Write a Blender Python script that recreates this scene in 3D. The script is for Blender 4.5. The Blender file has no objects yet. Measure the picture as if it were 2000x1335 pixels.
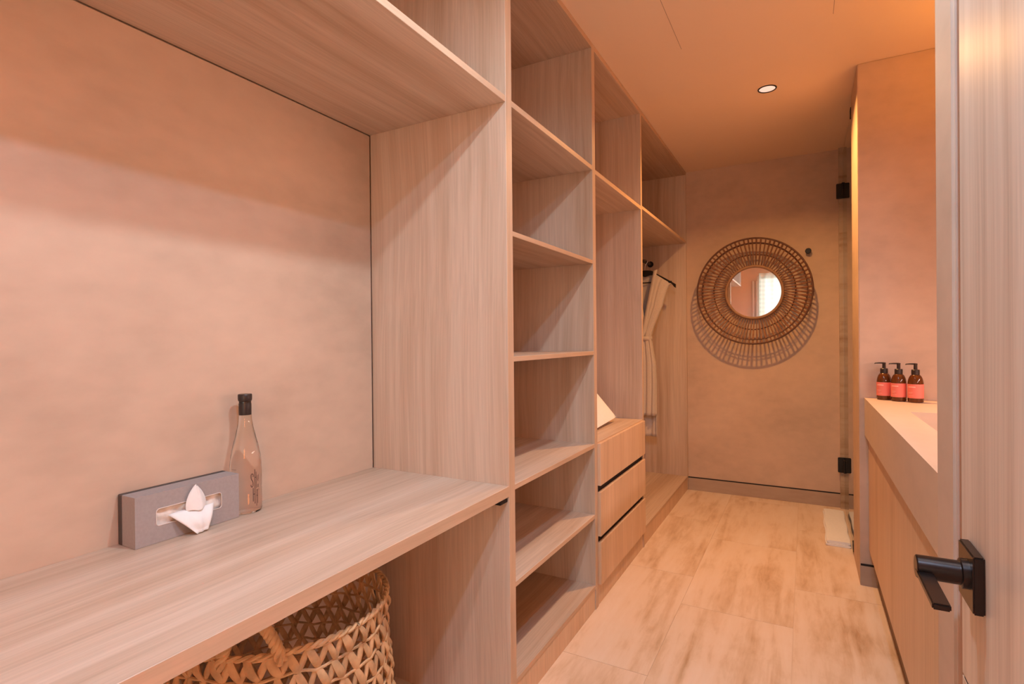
import bpy, bmesh, math, random
from mathutils import Vector, Matrix
random.seed(7)
PI = math.pi
col = bpy.context.scene.collection
scn = bpy.context.scene

# ------------------------------------------------------------------ camera
cam_d = bpy.data.cameras.new('camera'); cam = bpy.data.objects.new('camera', cam_d); col.objects.link(cam)
cam_d.sensor_width = 36.0; cam_d.sensor_fit = 'HORIZONTAL'
cam_d.lens = 1049.73 / 2000 * 36.0
cam_d.clip_start = 0.02; cam_d.clip_end = 60
_yaw, _pitch, _roll = 0.4994, -0.0044, -0.0092
_fw = Vector((-math.sin(_yaw), math.cos(_yaw), 0)); _rt = Vector((math.cos(_yaw), math.sin(_yaw), 0)); _up = Vector((0, 0, 1))
_f2 = _fw * math.cos(_pitch) + _up * math.sin(_pitch); _u2 = _up * math.cos(_pitch) - _fw * math.sin(_pitch)
_r3 = _rt * math.cos(_roll) + _u2 * math.sin(_roll); _u3 = _u2 * math.cos(_roll) - _rt * math.sin(_roll)
_m = Matrix((( _r3.x, _u3.x, -_f2.x, 0), (_r3.y, _u3.y, -_f2.y, 0), (_r3.z, _u3.z, -_f2.z, 1.2), (0, 0, 0, 1)))
cam.matrix_world = _m
scn.camera = cam

# ------------------------------------------------------------------ world, exposure, large lights
w = bpy.data.worlds.new('world'); scn.world = w; w.use_nodes = True
w.node_tree.nodes['Background'].inputs[0].default_value = (0.75, 0.85, 1.0, 1)
w.node_tree.nodes['Background'].inputs[1].default_value = 1.0
scn.view_settings.view_transform = 'Standard'; scn.view_settings.look = 'None'
scn.view_settings.gamma = 1.0; scn.view_settings.exposure = 0.0
scn.view_settings.use_curve_mapping = False

# radiant power (W, as r g b) of each light; room, mid, led and ledup are assumed, unseen
LIGHTS = {
    'daylight': (30, 31, 24), 'corridor': (22.5, 11.0, 3.6), 'doorway': (7.5, 13, 19.5), 'room': (21, 7, 1.6), 'led': (6.4, 4.5, 4.0),
    'mid': (11.6, 14.2, 16.2), 'ledup': (7.0, 2.9, 0.4),
}
def pw(k):
    c = LIGHTS[k]; m = max(max(c), 1e-9); return m, tuple(x / m for x in c)
def area(name, loc, rot, size, power, color, size_y=None, shape='RECTANGLE', spread=PI):
    d = bpy.data.lights.new(name, 'AREA'); d.shape = shape; d.size = size
    if size_y: d.size_y = size_y
    d.energy = power; d.color = color; d.spread = spread
    o = bpy.data.objects.new(name, d); col.objects.link(o); o.location = loc; o.rotation_euler = rot
    return o
# daylight outside the window of the room behind the camera
area('daylight', (0.35, -2.75, 1.3), (PI / 2, 0, 0), 2.3, pw('daylight')[0], pw('daylight')[1], 2.2)

# ------------------------------------------------------------------ key measures
XF, XB = -0.8207, -1.386
ZC = 2.510
YW = 4.407
P1A, P1B = 1.4767, 1.516
P2A, P2B = 2.260, 2.296
P3A, P3B = 3.0585, 3.0835
P4A = 4.3857

# ------------------------------------------------------------------ materials
def nt(name):
    m = bpy.data.materials.new(name); m.use_nodes = True
    t = m.node_tree; b = t.nodes['Principled BSDF']
    return m, t, b
def node(t, ty, **kw):
    n = t.nodes.new(ty)
    for k, v in kw.items(): setattr(n, k, v)
    return n
def simple(name, c, rough=0.5, metal=0.0, spec=0.5, noise=0.0, nscale=20, trans=0, ior=1.45, sheen=0, bump=0.0):
    m, t, b = nt(name)
    b.inputs['Base Color'].default_value = (*c, 1); b.inputs['Roughness'].default_value = rough
    b.inputs['Metallic'].default_value = metal; b.inputs['Specular IOR Level'].default_value = spec
    b.inputs['Transmission Weight'].default_value = trans; b.inputs['IOR'].default_value = ior
    if sheen: b.inputs['Sheen Weight'].default_value = sheen
    if noise or bump:
        tc = node(t, 'ShaderNodeTexCoord'); n = node(t, 'ShaderNodeTexNoise'); n.inputs['Scale'].default_value = nscale
        n.inputs['Detail'].default_value = 4
        t.links.new(tc.outputs['Object'], n.inputs['Vector'])
        if noise:
            r = node(t, 'ShaderNodeMapRange'); r.inputs[1].default_value = 0.3; r.inputs[2].default_value = 0.7
            r.inputs[3].default_value = 1 - noise; r.inputs[4].default_value = 1 + noise
            t.links.new(n.outputs['Fac'], r.inputs[0])
            mx = node(t, 'ShaderNodeVectorMath', operation='SCALE'); mx.inputs[0].default_value = c
            t.links.new(r.outputs[0], mx.inputs['Scale']); t.links.new(mx.outputs[0], b.inputs['Base Color'])
        if bump:
            bp = node(t, 'ShaderNodeBump'); bp.inputs['Strength'].default_value = bump; bp.inputs['Distance'].default_value = 0.002
            t.links.new(n.outputs['Fac'], bp.inputs['Height']); t.links.new(bp.outputs[0], b.inputs['Normal'])
    return m
def ramp(t, pts):
    r = node(t, 'ShaderNodeValToRGB'); e = r.color_ramp.elements
    e[0].position, e[0].color = pts[0][0], (*pts[0][1], 1); e[1].position, e[1].color = pts[-1][0], (*pts[-1][1], 1)
    for p, c in pts[1:-1]:
        x = e.new(p); x.color = (*c, 1)
    return r
def wood(name, axis, c1, c2, c3, rough=0.42, broad=7.0, fine=170.0, seed=0.0):
    """laminate with straight fine grain running along one axis"""
    m, t, b = nt(name)
    tc = node(t, 'ShaderNodeTexCoord'); oi = node(t, 'ShaderNodeObjectInfo')
    off = node(t, 'ShaderNodeVectorMath', operation='MULTIPLY_ADD')
    cmb = node(t, 'ShaderNodeCombineXYZ')
    for i in range(3): t.links.new(oi.outputs['Random'], cmb.inputs[i])
    off.inputs[1].default_value = (7.3, 9.1, 5.7)
    t.links.new(cmb.outputs[0], off.inputs[0]); t.links.new(tc.outputs['Object'], off.inputs[2])
    # slow warp so that the grain wanders a little
    wn = node(t, 'ShaderNodeTexNoise'); wn.inputs['Scale'].default_value = 1.3; wn.inputs['Detail'].default_value = 1
    t.links.new(off.outputs[0], wn.inputs['Vector'])
    wv = node(t, 'ShaderNodeVectorMath', operation='MULTIPLY_ADD'); wv.inputs[1].default_value = (0.05, 0.05, 0.05)
    t.links.new(wn.outputs['Color'], wv.inputs[0]); t.links.new(off.outputs[0], wv.inputs[2])
    def nz(sx, det, ks, rg=0.5):
        mp = node(t, 'ShaderNodeMapping'); s = [sx, sx, sx]; s[axis] = ks; mp.inputs['Scale'].default_value = s
        t.links.new(wv.outputs[0], mp.inputs['Vector'])
        n = node(t, 'ShaderNodeTexNoise'); n.inputs['Scale'].default_value = 1; n.inputs['Detail'].default_value = det
        n.inputs['Roughness'].default_value = rg
        t.links.new(mp.outputs[0], n.inputs['Vector']); return n
    a = nz(broad, 3, 0.35); f = nz(fine, 3, 3.2, 0.6); g = nz(42, 2, 0.9)
    r = ramp(t, [(0.36, c1), (0.5, c2), (0.63, c3)])
    mixv = node(t, 'ShaderNodeMath', operation='MULTIPLY_ADD'); mixv.inputs[1].default_value = 0.35
    t.links.new(g.outputs['Fac'], mixv.inputs[0])
    m2 = node(t, 'ShaderNodeMath', operation='MULTIPLY'); m2.inputs[1].default_value = 0.65
    t.links.new(a.outputs['Fac'], m2.inputs[0]); t.links.new(m2.outputs[0], mixv.inputs[2])
    t.links.new(mixv.outputs[0], r.inputs[0])
    fr = node(t, 'ShaderNodeMapRange'); fr.inputs[1].default_value = 0.32; fr.inputs[2].default_value = 0.62
    fr.inputs[3].default_value = 0.90; fr.inputs[4].default_value = 1.04
    t.links.new(f.outputs['Fac'], fr.inputs[0])
    sc = node(t, 'ShaderNodeVectorMath', operation='SCALE')
    t.links.new(r.outputs[0], sc.inputs[0]); t.links.new(fr.outputs[0], sc.inputs['Scale'])
    t.links.new(sc.outputs[0], b.inputs['Base Color'])
    b.inputs['Roughness'].default_value = rough
    bp = node(t, 'ShaderNodeBump'); bp.inputs['Strength'].default_value = 0.12; bp.inputs['Distance'].default_value = 0.001
    t.links.new(f.outputs['Fac'], bp.inputs['Height']); t.links.new(bp.outputs[0], b.inputs['Normal'])
    return m
OAK = ((0.48, 0.325, 0.22), (0.585, 0.43, 0.32), (0.655, 0.51, 0.40))
WV = wood('oak_laminate_vertical', 2, *OAK)
WH = wood('oak_laminate_lengthwise', 1, *OAK)
WEDGE = wood('oak_edge_band', 1, (0.55, 0.36, 0.235), (0.57, 0.385, 0.255), (0.60, 0.41, 0.28), fine=90)
WEDGEV = wood('oak_edge_band_vertical', 2, (0.55, 0.36, 0.235), (0.57, 0.385, 0.255), (0.60, 0.41, 0.28), fine=90)
WDOOR = wood('door_oak', 2, (0.60, 0.46, 0.36), (0.70, 0.56, 0.45), (0.76, 0.63, 0.52), broad=14)
WD = wood('drawer_front_oak', 2, (0.62, 0.41, 0.26), (0.69, 0.47, 0.31), (0.73, 0.51, 0.35), fine=130)

def plaster(name, base, var, scale=1.6, rough=0.6):
    m, t, b = nt(name)
    tc = node(t, 'ShaderNodeTexCoord')
    n = node(t, 'ShaderNodeTexNoise'); n.inputs['Scale'].default_value = scale; n.inputs['Detail'].default_value = 6; n.inputs['Roughness'].default_value = 0.55
    n2 = node(t, 'ShaderNodeTexNoise'); n2.inputs['Scale'].default_value = scale * 9; n2.inputs['Detail'].default_value = 5
    mp = node(t, 'ShaderNodeMapping'); mp.inputs['Scale'].default_value = (1, 0.8, 1.5)
    t.links.new(tc.outputs['Object'], mp.inputs['Vector'])
    t.links.new(mp.outputs[0], n.inputs['Vector']); t.links.new(mp.outputs[0], n2.inputs['Vector'])
    r = ramp(t, [(0.30, tuple(x * (1 - var) for x in base)), (0.5, base), (0.72, tuple(min(1, x * (1 + var * 0.8)) for x in base))])
    mm = node(t, 'ShaderNodeMath', operation='MULTIPLY_ADD'); mm.inputs[1].default_value = 0.25
    m1 = node(t, 'ShaderNodeMath', operation='MULTIPLY'); m1.inputs[1].default_value = 0.75
    t.links.new(n.outputs['Fac'], m1.inputs[0]); t.links.new(n2.outputs['Fac'], mm.inputs[0]); t.links.new(m1.outputs[0], mm.inputs[2])
    t.links.new(mm.outputs[0], r.inputs[0]); t.links.new(r.outputs[0], b.inputs['Base Color'])
    b.inputs['Roughness'].default_value = rough
    bp = node(t, 'ShaderNodeBump'); bp.inputs['Strength'].default_value = 0.08; bp.inputs['Distance'].default_value = 0.003
    t.links.new(n2.outputs['Fac'], bp.inputs['Height']); t.links.new(bp.outputs[0], b.inputs['Normal'])
    return m
PL = plaster('polished_plaster', (0.61, 0.44, 0.325), 0.21)
PLFAR = PL
CEIL = simple('ceiling_paint', (0.86, 0.65, 0.48), 0.75, noise=0.01, nscale=3)
COUNTER = plaster('counter_microcement', (0.66, 0.51, 0.40), 0.10, 2.5, 0.45)

def travertine(name, tint=1.0, axis=1, rough=0.38, c=None):
    m, t, b = nt(name)
    tc = node(t, 'ShaderNodeTexCoord')
    at = node(t, 'ShaderNodeVertexColor', layer_name='tile')
    ad = node(t, 'ShaderNodeVectorMath', operation='MULTIPLY_ADD'); ad.inputs[1].default_value = (11, 17, 5)
    t.links.new(at.outputs['Color'], ad.inputs[0]); t.links.new(tc.outputs['Object'], ad.inputs[2])
    def nz(s, det, rg):
        mp = node(t, 'ShaderNodeMapping'); mp.inputs['Scale'].default_value = s; t.links.new(ad.outputs[0], mp.inputs['Vector'])
        n = node(t, 'ShaderNodeTexNoise'); n.inputs['Scale'].default_value = 1; n.inputs['Detail'].default_value = det; n.inputs['Roughness'].default_value = rg
        n.inputs['Distortion'].default_value = 0.5
        t.links.new(mp.outputs[0], n.inputs['Vector']); return n
    s1 = [11.0] * 3; s1[axis] = 1.1
    s2 = [26.0] * 3; s2[axis] = 5.0
    s3 = [3.5] * 3; s3[axis] = 2.4
    a = nz(s1, 6, 0.6); bb = nz(s2, 6, 0.65); cc = nz(s3, 5, 0.6)
    c = c or ((0.46, 0.28, 0.155), (0.65, 0.465, 0.315), (0.755, 0.585, 0.445), (0.81, 0.66, 0.54))
    c = [tuple(x * tint for x in q) for q in c]
    m1 = node(t, 'ShaderNodeMath', operation='MULTIPLY'); m1.inputs[1].default_value = 0.45
    m2 = node(t, 'ShaderNodeMath', operation='MULTIPLY_ADD'); m2.inputs[1].default_value = 0.25
    m3 = node(t, 'ShaderNodeMath', operation='MULTIPLY_ADD'); m3.inputs[1].default_value = 0.30
    t.links.new(a.outputs['Fac'], m1.inputs[0]); t.links.new(bb.outputs['Fac'], m2.inputs[0]); t.links.new(m1.outputs[0], m2.inputs[2])
    t.links.new(cc.outputs['Fac'], m3.inputs[0]); t.links.new(m2.outputs[0], m3.inputs[2])
    r = ramp(t, [(0.33, c[0]), (0.425, c[1]), (0.505, c[2]), (0.65, c[3])])
    t.links.new(m3.outputs[0], r.inputs[0]); t.links.new(r.outputs[0], b.inputs['Base Color'])
    b.inputs['Roughness'].default_value = rough
    bp = node(t, 'ShaderNodeBump'); bp.inputs['Strength'].default_value = 0.1; bp.inputs['Distance'].default_value = 0.002
    t.links.new(bb.outputs['Fac'], bp.inputs['Height']); t.links.new(bp.outputs[0], b.inputs['Normal'])
    return m
TRAV = travertine('travertine_floor')
TRAVW = travertine('travertine_wall', 0.75, 0, 0.38, ((0.30, 0.15, 0.06), (0.50, 0.32, 0.18), (0.66, 0.48, 0.32), (0.74, 0.57, 0.42)))
SKIRT = travertine('skirting_stone', 0.85, 0, 0.5, ((0.42, 0.29, 0.20), (0.48, 0.34, 0.25), (0.52, 0.38, 0.28), (0.56, 0.41, 0.31)))

BLACK = simple('matt_black_metal', (0.018, 0.014, 0.012), 0.38, 0.4)
BLACKGAP = simple('black_shadow_gap', (0.012, 0.008, 0.008), 0.7)
BRONZE = simple('dark_bronze_handle', (0.045, 0.030, 0.026), 0.30, 0.85, noise=0.1, nscale=60)
CHROME = simple('brushed_steel', (0.75, 0.72, 0.7), 0.2, 1.0)
GROUT = simple('pale_grout', (0.66, 0.50, 0.36), 0.8)
WHITE = simple('white_cotton', (0.84, 0.82, 0.80), 0.9, noise=0.03, nscale=90, sheen=0.3, bump=0.3)
ROBE = simple('robe_waffle_cotton', (0.62, 0.52, 0.44), 0.9, noise=0.04, nscale=140, sheen=0.3, bump=0.4)
PAPER = simple('tissue_paper', (0.88, 0.86, 0.84), 0.85, noise=0.02, nscale=60)
GREY = simple('grey_card', (0.36, 0.31, 0.295), 0.75, noise=0.05, nscale=160)
DARKBOX = simple('black_box_base', (0.07, 0.055, 0.05), 0.55)
FILM = simple('tissue_box_opening', (0.80, 0.70, 0.62), 0.3, noise=0.15, nscale=50)
SEAGRASS = simple('dried_seagrass', (0.50, 0.30, 0.15), 0.65, noise=0.28, nscale=30, bump=0.6)
SEAGRASS2 = simple('seagrass_rope', (0.54, 0.33, 0.165), 0.6, noise=0.22, nscale=45, bump=0.6)
RATTAN = simple('rattan_cane', (0.27, 0.125, 0.07), 0.45, noise=0.25, nscale=40)
RATTAND = simple('dark_rattan_hoop', (0.12, 0.050, 0.030), 0.5, noise=0.2, nscale=40)
RIMWOOD = simple('mirror_wooden_rim', (0.36, 0.20, 0.11), 0.5, noise=0.12, nscale=30)
MIRROR = simple('mirror_glass', (0.97, 0.97, 0.97), 0.01, 1.0)
AMBER = simple('amber_bottle', (0.17, 0.050, 0.012), 0.08, trans=0.35, ior=1.45)
LABEL = simple('coral_label', (0.86, 0.21, 0.16), 0.6)
LABTXT = simple('pale_label_print', (1.0, 0.50, 0.40), 0.6)
PUMP = simple('black_pump_plastic', (0.035, 0.022, 0.018), 0.35)
INK = simple('dark_lettering', (0.06, 0.035, 0.03), 0.6)
CLEAR = simple('water_filled_glass', (0.99, 0.97, 0.95), 0.0, trans=1.0, ior=1.33)
SHGLASS = simple('shower_glass', (0.93, 0.96, 0.93), 0.0, trans=1.0, ior=1.5)
TRIMW = simple('painted_trim', (0.72, 0.66, 0.60), 0.5)
DOORWALL = simple('wall_paint_behind', (0.66, 0.53, 0.43), 0.7, noise=0.02, nscale=4)
def emit(name, c, s):
    m, t, b = nt(name)
    b.inputs['Base Color'].default_value = (*c, 1); b.inputs['Emission Color'].default_value = (*c, 1); b.inputs['Emission Strength'].default_value = s
    return m
LENS = emit('downlight_lens', (0.76, 0.56, 0.47), 1.0)
LED = emit('led_strip_diffuser', (1.0, 0.62, 0.38), 2.0)
def curtain_mat():
    m = bpy.data.materials.new('sheer_curtain'); m.use_nodes = True; t = m.node_tree; t.nodes.clear()
    o = node(t, 'ShaderNodeOutputMaterial'); a = node(t, 'ShaderNodeMixShader'); b2 = node(t, 'ShaderNodeMixShader')
    d = node(t, 'ShaderNodeBsdfDiffuse'); tr = node(t, 'ShaderNodeBsdfTranslucent'); tp = node(t, 'ShaderNodeBsdfTransparent')
    tc = node(t, 'ShaderNodeTexCoord'); wv = node(t, 'ShaderNodeTexWave', bands_direction='Z'); wv.inputs['Scale'].default_value = 4
    t.links.new(tc.outputs['Object'], wv.inputs['Vector'])
    r = ramp(t, [(0, (0.72, 0.80, 0.76)), (1, (0.84, 0.90, 0.86))]); t.links.new(wv.outputs['Fac'], r.inputs[0])
    t.links.new(r.outputs[0], d.inputs[0]); t.links.new(r.outputs[0], tr.inputs[0])
    a.inputs[0].default_value = 0.65; b2.inputs[0].default_value = 0.12
    t.links.new(d.outputs[0], a.inputs[1]); t.links.new(tr.outputs[0], a.inputs[2])
    t.links.new(a.outputs[0], b2.inputs[1]); t.links.new(tp.outputs[0], b2.inputs[2]); t.links.new(b2.outputs[0], o.inputs[0])
    return m
CURTAIN = curtain_mat()

# ------------------------------------------------------------------ mesh helpers (all coordinates in world space)
class MB:
    def __init__(s): s.bm = bmesh.new()
    def box(s, x0, x1, y0, y1, z0, z1, bev=0.0, seg=1, mat=None):
        b = bmesh.new()
        bmesh.ops.create_cube(b, size=1)
        for v in b.verts:
            v.co = Vector(((x0 + x1) / 2 + v.co.x * (x1 - x0), (y0 + y1) / 2 + v.co.y * (y1 - y0), (z0 + z1) / 2 + v.co.z * (z1 - z0)))
        if bev: bmesh.ops.bevel(b, geom=b.edges[:], offset=bev, segments=seg, affect='EDGES')
        if mat is not None:
            for v in b.verts: v.co = mat @ v.co
        s.merge(b); return s
    def merge(s, b):
        me = bpy.data.meshes.new('tmp'); b.to_mesh(me); b.free(); s.bm.from_mesh(me); bpy.data.meshes.remove(me)
    def tube(s, pts, r, n=8, closed=False, flat=1.0):
        pts = [Vector(p) for p in pts]; N = len(pts)
        rs = r if isinstance(r, (list, tuple)) else [r] * N
        rings = []; up = None
        for i, p in enumerate(pts):
            a = pts[(i - 1) % N] if (closed or i > 0) else p; c = pts[(i + 1) % N] if (closed or i < N - 1) else p
            t = (c - a).normalized()
            if up is None:
                up = Vector((0, 0, 1)) if abs(t.z) < 0.9 else Vector((1, 0, 0))
            u = (up - t * up.dot(t)).normalized(); v = t.cross(u); up = u
            rings.append([s.bm.verts.new(p + (u * math.cos(2 * PI * k / n) + v * math.sin(2 * PI * k / n) * flat) * rs[i]) for k in range(n)])
        for i in range(N if closed else N - 1):
            A, B = rings[i], rings[(i + 1) % N]
            for k in range(n): s.bm.faces.new((A[k], A[(k + 1) % n], B[(k + 1) % n], B[k]))
        if not closed:
            s.bm.faces.new(rings[0][::-1]); s.bm.faces.new(rings[-1])
        return s
    def lathe(s, prof, c, n=40, axis='z', caps=True):
        """prof: list of (r, h)"""
        rings = []
        for r, h in prof:
            ring = []
            for k in range(n):
                a = 2 * PI * k / n; x, y = r * math.cos(a), r * math.sin(a)
                if axis == 'z': p = (c[0] + x, c[1] + y, c[2] + h)
                elif axis == 'x': p = (c[0] + h, c[1] + x, c[2] + y)
                else: p = (c[0] + x, c[1] + h, c[2] + y)
                ring.append(s.bm.verts.new(p))
            rings.append(ring)
        for A, B in zip(rings, rings[1:]):
            for k in range(n): s.bm.faces.new((A[k], A[(k + 1) % n], B[(k + 1) % n], B[k]))
        if caps:
            s.bm.faces.new(rings[0][::-1]); s.bm.faces.new(rings[-1])
        return s
    def grid(s, rows):
        V = [[s.bm.verts.new(p) for p in r] for r in rows]
        for a, b in zip(V, V[1:]):
            for i in range(len(a) - 1): s.bm.faces.new((a[i], a[i + 1], b[i + 1], b[i]))
        return s
    def build(s, name, mat, parent=None, smooth=False, solid=0.0, subsurf=0, edge=None):
        bmesh.ops.recalc_face_normals(s.bm, faces=s.bm.faces[:])
        me = bpy.data.meshes.new(name)
        off = Vector((0, 0, 0))
        if parent is not None:
            q = parent
            while q is not None: off += q.location; q = q.parent
        elif s.bm.verts:
            xs = [v.co for v in s.bm.verts]
            off = Vector(((min(v.x for v in xs) + max(v.x for v in xs)) / 2, (min(v.y for v in xs) + max(v.y for v in xs)) / 2, min(v.z for v in xs)))
        for v in s.bm.verts: v.co -= off
        s.bm.to_mesh(me); s.bm.free()
        me.materials.append(mat)
        if edge is not None:      # edge banding on the faces that look into the room (+X)
            me.materials.append(edge)
            for p in me.polygons:
                if p.normal.x > 0.9 and p.area > 1e-4: p.material_index = 1
        if smooth:
            me.shade_smooth()
        o = bpy.data.objects.new(name, me); col.objects.link(o)
        if parent is not None: o.parent = parent
        else: o.location = off
        if solid:
            md = o.modifiers.new('solid', 'SOLIDIFY'); md.thickness = solid; md.offset = 0
        if subsurf:
            md = o.modifiers.new('sub', 'SUBSURF'); md.levels = subsurf; md.render_levels = subsurf
        if smooth and not subsurf and not solid:
            md = o.modifiers.new('es', 'EDGE_SPLIT'); md.split_angle = math.radians(40)
        return o
def tag(o, label, cat, group=None, kind=None):
    if label: o['label'] = label
    if cat: o['category'] = cat
    if group: o['group'] = group
    if kind: o['kind'] = kind
    return o
def thing(name, loc, label, cat, group=None):
    o = bpy.data.objects.new(name, None); col.objects.link(o); o.location = loc; o.empty_display_size = 0.05
    return tag(o, label, cat, group)
def struct(o, label=None, cat=None):
    return tag(o, label, cat, None, 'structure')
def board(x0, x1, y0, y1, z0, z1, name, mat, parent, bev=0.0008, edge=None):
    return MB().box(x0, x1, y0, y1, z0, z1, bev).build(name, mat, parent, edge=edge)

# ------------------------------------------------------------------ room shell
def floor():
    mb = MB(); rnd = random.Random(3)
    lay = None
    tiles = []
    cols = [(-0.95, -0.5, 1.90), (-1.40, -0.95, 2.3), (-0.5, -0.05, 2.49), (-0.05, 0.40, 2.885), (0.40, 0.85, 2.45), (0.85, 1.30, 2.0), (1.3, 1.75, 2.4), (1.75, 2.2, 2.6), (2.2, 2.65, 2.1)]
    g = 0.0008
    for x0, x1, ph in cols:
        y = ph - 0.9 * 5
        while y < YW:
            a, b = max(y, -2.3), min(y + 0.9, YW + 0.05)
            if b > a: tiles.append((x0, x1, a, b))
            y += 0.9
    lay = mb.bm.loops.layers.color.new('tile')
    for x0, x1, a, b in tiles:
        vs = [mb.bm.verts.new(p) for p in ((x0 + g, a + g, 0), (x1 - g, a + g, 0), (x1 - g, b - g, 0), (x0 + g, b - g, 0))]
        f = mb.bm.faces.new(vs); c = (rnd.random(), rnd.random(), rnd.random(), 1)
        for l in f.loops: l[lay] = c
        lo = [mb.bm.verts.new((v.co.x, v.co.y, -0.002)) for v in vs]
        for i in range(4): mb.bm.faces.new((vs[i], vs[(i + 1) % 4], lo[(i + 1) % 4], lo[i]))
    o = mb.build('floor', TRAV); struct(o)
    b = MB().box(-1.45, 2.7, -2.35, YW + 0.1, -0.12, -0.002).build('floor', GROUT); struct(b)
floor()

def ceiling():
    mb = MB()
    mb.box(-1.45, 2.7, -2.35, YW + 0.1, ZC, ZC + 0.12)
    struct(mb.build('ceiling', CEIL))
    # plasterboard joints running down the ceiling
    t = MB(); gm = simple('ceiling_joint', (0.42, 0.29, 0.21), 0.8)
    for x, y1 in ((-0.4852, 2.52), (0.108, 2.552)): t.box(x - 0.001, x + 0.001, -2.0, y1, ZC - 0.0004, ZC + 0.001)
    struct(t.build('trim_1', gm))
ceiling()

# left wall: outer shell and the plaster panel behind the desk, with the narrow shadow gap at its edges
lw = MB(); lw.box(-1.52, -1.402, -2.3, YW + 0.1, 0, ZC)
struct(lw.build('wall_left', PL))
lp = MB(); lp.box(-1.402, XB, -2.2, P1A - 0.0045, 0, 1.9425); lp.box(-1.402, XB, -2.2, P1A - 0.0045, 1.97, ZC)
struct(lp.build('wall_left', PL))

# far wall
struct(MB().box(-1.45, 1.4, YW, YW + 0.12, 0, ZC).build('wall_far', PLFAR))
struct(MB().box(XF, 0.225, YW - 0.004, YW, 0, 0.0955, 0.001).build('baseboard_far', SKIRT))
struct(MB().box(XF, 0.225, YW - 0.0035, YW, 0.0955, 0.1035).build('trim_2', BLACKGAP))
# travertine strip of the shower where the glass door meets the far wall
struct(MB().box(0.210, 0.42, YW - 0.03, YW, 0, ZC).build('wall_shower', TRAVW))
struct(MB().box(1.20, 1.32, 3.46, YW, 0, ZC).build('wall_shower', TRAVW))

# column between vanity and shower
XC = 0.227
struct(MB().box(XC, 1.4, 3.08, 3.468, 0, ZC, 0.003, 2).build('wall_column', PL))
struct(MB().box(XC + 0.0005, 0.40, 3.076, 3.0795, 0.0, 0.0955).build('baseboard_column', SKIRT))
struct(MB().box(XC + 0.002, 0.40, 3.0755, 3.0795, 0.0955, 0.1045).build('trim_3', BLACKGAP))

# right wall behind vanity, and the short stub wall by the door
struct(MB().box(0.86, 0.98, 1.15, 3.08, 0, ZC).build('wall_right', PL))
struct(MB().box(0.1965, 2.6, 1.035, 1.152, 0, ZC, 0.004, 2).build('wall_stub', PL))
struct(MB().box(2.6, 2.7, -2.3, 1.15, 0, ZC).build('wall_right', DOORWALL))
# wall behind the camera with window and a door
bw = MB(); YB = -2.2
bw.box(-1.45, -0.78, YB - 0.12, YB, 0, ZC); bw.box(1.5, 2.7, YB - 0.12, YB, 0, ZC)
bw.box(-0.78, 1.5, YB - 0.12, YB, 2.35, ZC); bw.box(-0.78, 1.5, YB - 0.12, YB, 0, 0.08)
struct(bw.build('wall_back', DOORWALL))
tr = MB()
for x in (-0.86, -0.80): tr.box(x, x + 0.035, YB, YB + 0.02, 0, 2.25, 0.003)
struct(tr.build('trim_4', TRIMW))
wf = MB()
for x0, x1, z0, z1 in ((-0.78, -0.72, 0.08, 2.35), (1.44, 1.5, 0.08, 2.35), (0.33, 0.39, 0.08, 2.35), (-0.72, 1.44, 0.08, 0.14), (-0.72, 1.44, 2.29, 2.35)):
    wf.box(x0, x1, YB - 0.09, YB - 0.03, z0, z1, 0.003)
struct(wf.build('window_1', TRIMW))
cu = MB()
rows = []
for i in range(9):
    z = 0.02 + i * (2.38 - 0.02) / 8
    rows.append([(-0.74 + k * 2.3 / 160, YB + 0.07 + 0.028 * math.sin(k * 0.62) + 0.008 * math.sin(k * 0.21 + i * 0.5), z) for k in range(161)])
cu.grid(rows)
tag(cu.build('sheer_curtain', CURTAIN, smooth=True), 'white sheer curtain hanging before the window, seen in the round mirror', 'curtain')

# ------------------------------------------------------------------ ceiling lamps
def downlight(x, y, key, label, spr=165):
    t = thing('downlight', (x, y, ZC), label, 'ceiling light', 'recessed ceiling downlights')
    MB().lathe([(0.0395, 0.006), (0.0395, -0.003), (0.0455, -0.003), (0.0465, -0.0005), (0.0465, 0.004)], (x, y, ZC), 40, caps=False).build('trim_ring', BLACK, t, smooth=True)
    MB().lathe([(0.0395, 0.0), (0.036, -0.0012), (0.012, -0.002)], (x, y, ZC), 40).build('lens', LENS, t, smooth=True)
    l = area('downlight_beam', (x, y, ZC - 0.006), (0, 0, 0), 0.075, pw(key)[0], pw(key)[1], shape='DISK', spread=math.radians(spr))
    l.parent = t; l.location = (0, 0, -0.006)
    return t
downlight(-0.168, 3.145, 'corridor', 'round recessed ceiling light with thin black rim above the corridor', 145)
downlight(0.10, 0.12, 'doorway', 'recessed ceiling light over the room entrance, out of frame')
downlight(-0.168, 0.95, 'mid', 'assumed recessed ceiling light added in front of the desk, out of frame')  # unseen light added to fill the desk and first shelves
fl = thing('fill_lamp', (0.95, -1.35, 0), 'added fill lamp with a glowing drum shade in the adjoining room, out of frame', 'fill lamp')  # unseen lamp added as warm fill for the desk wall and panels
MB().lathe([(0.15, 0), (0.15, 0.015), (0.02, 0.025)], (0.95, -1.35, 0), 40).build('base', BLACK, fl, smooth=True)
MB().lathe([(0.012, 0.02), (0.012, 1.2)], (0.95, -1.35, 0), 20).build('pole', BLACK, fl, smooth=True)
_p, _c = pw('room')
MB().lathe([(0.24, 1.18), (0.20, 1.62)], (0.95, -1.35, 0), 48, caps=False).build('fill_lamp_shade', emit('fill_lamp_glow', _c, _p), fl, smooth=True)

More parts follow.
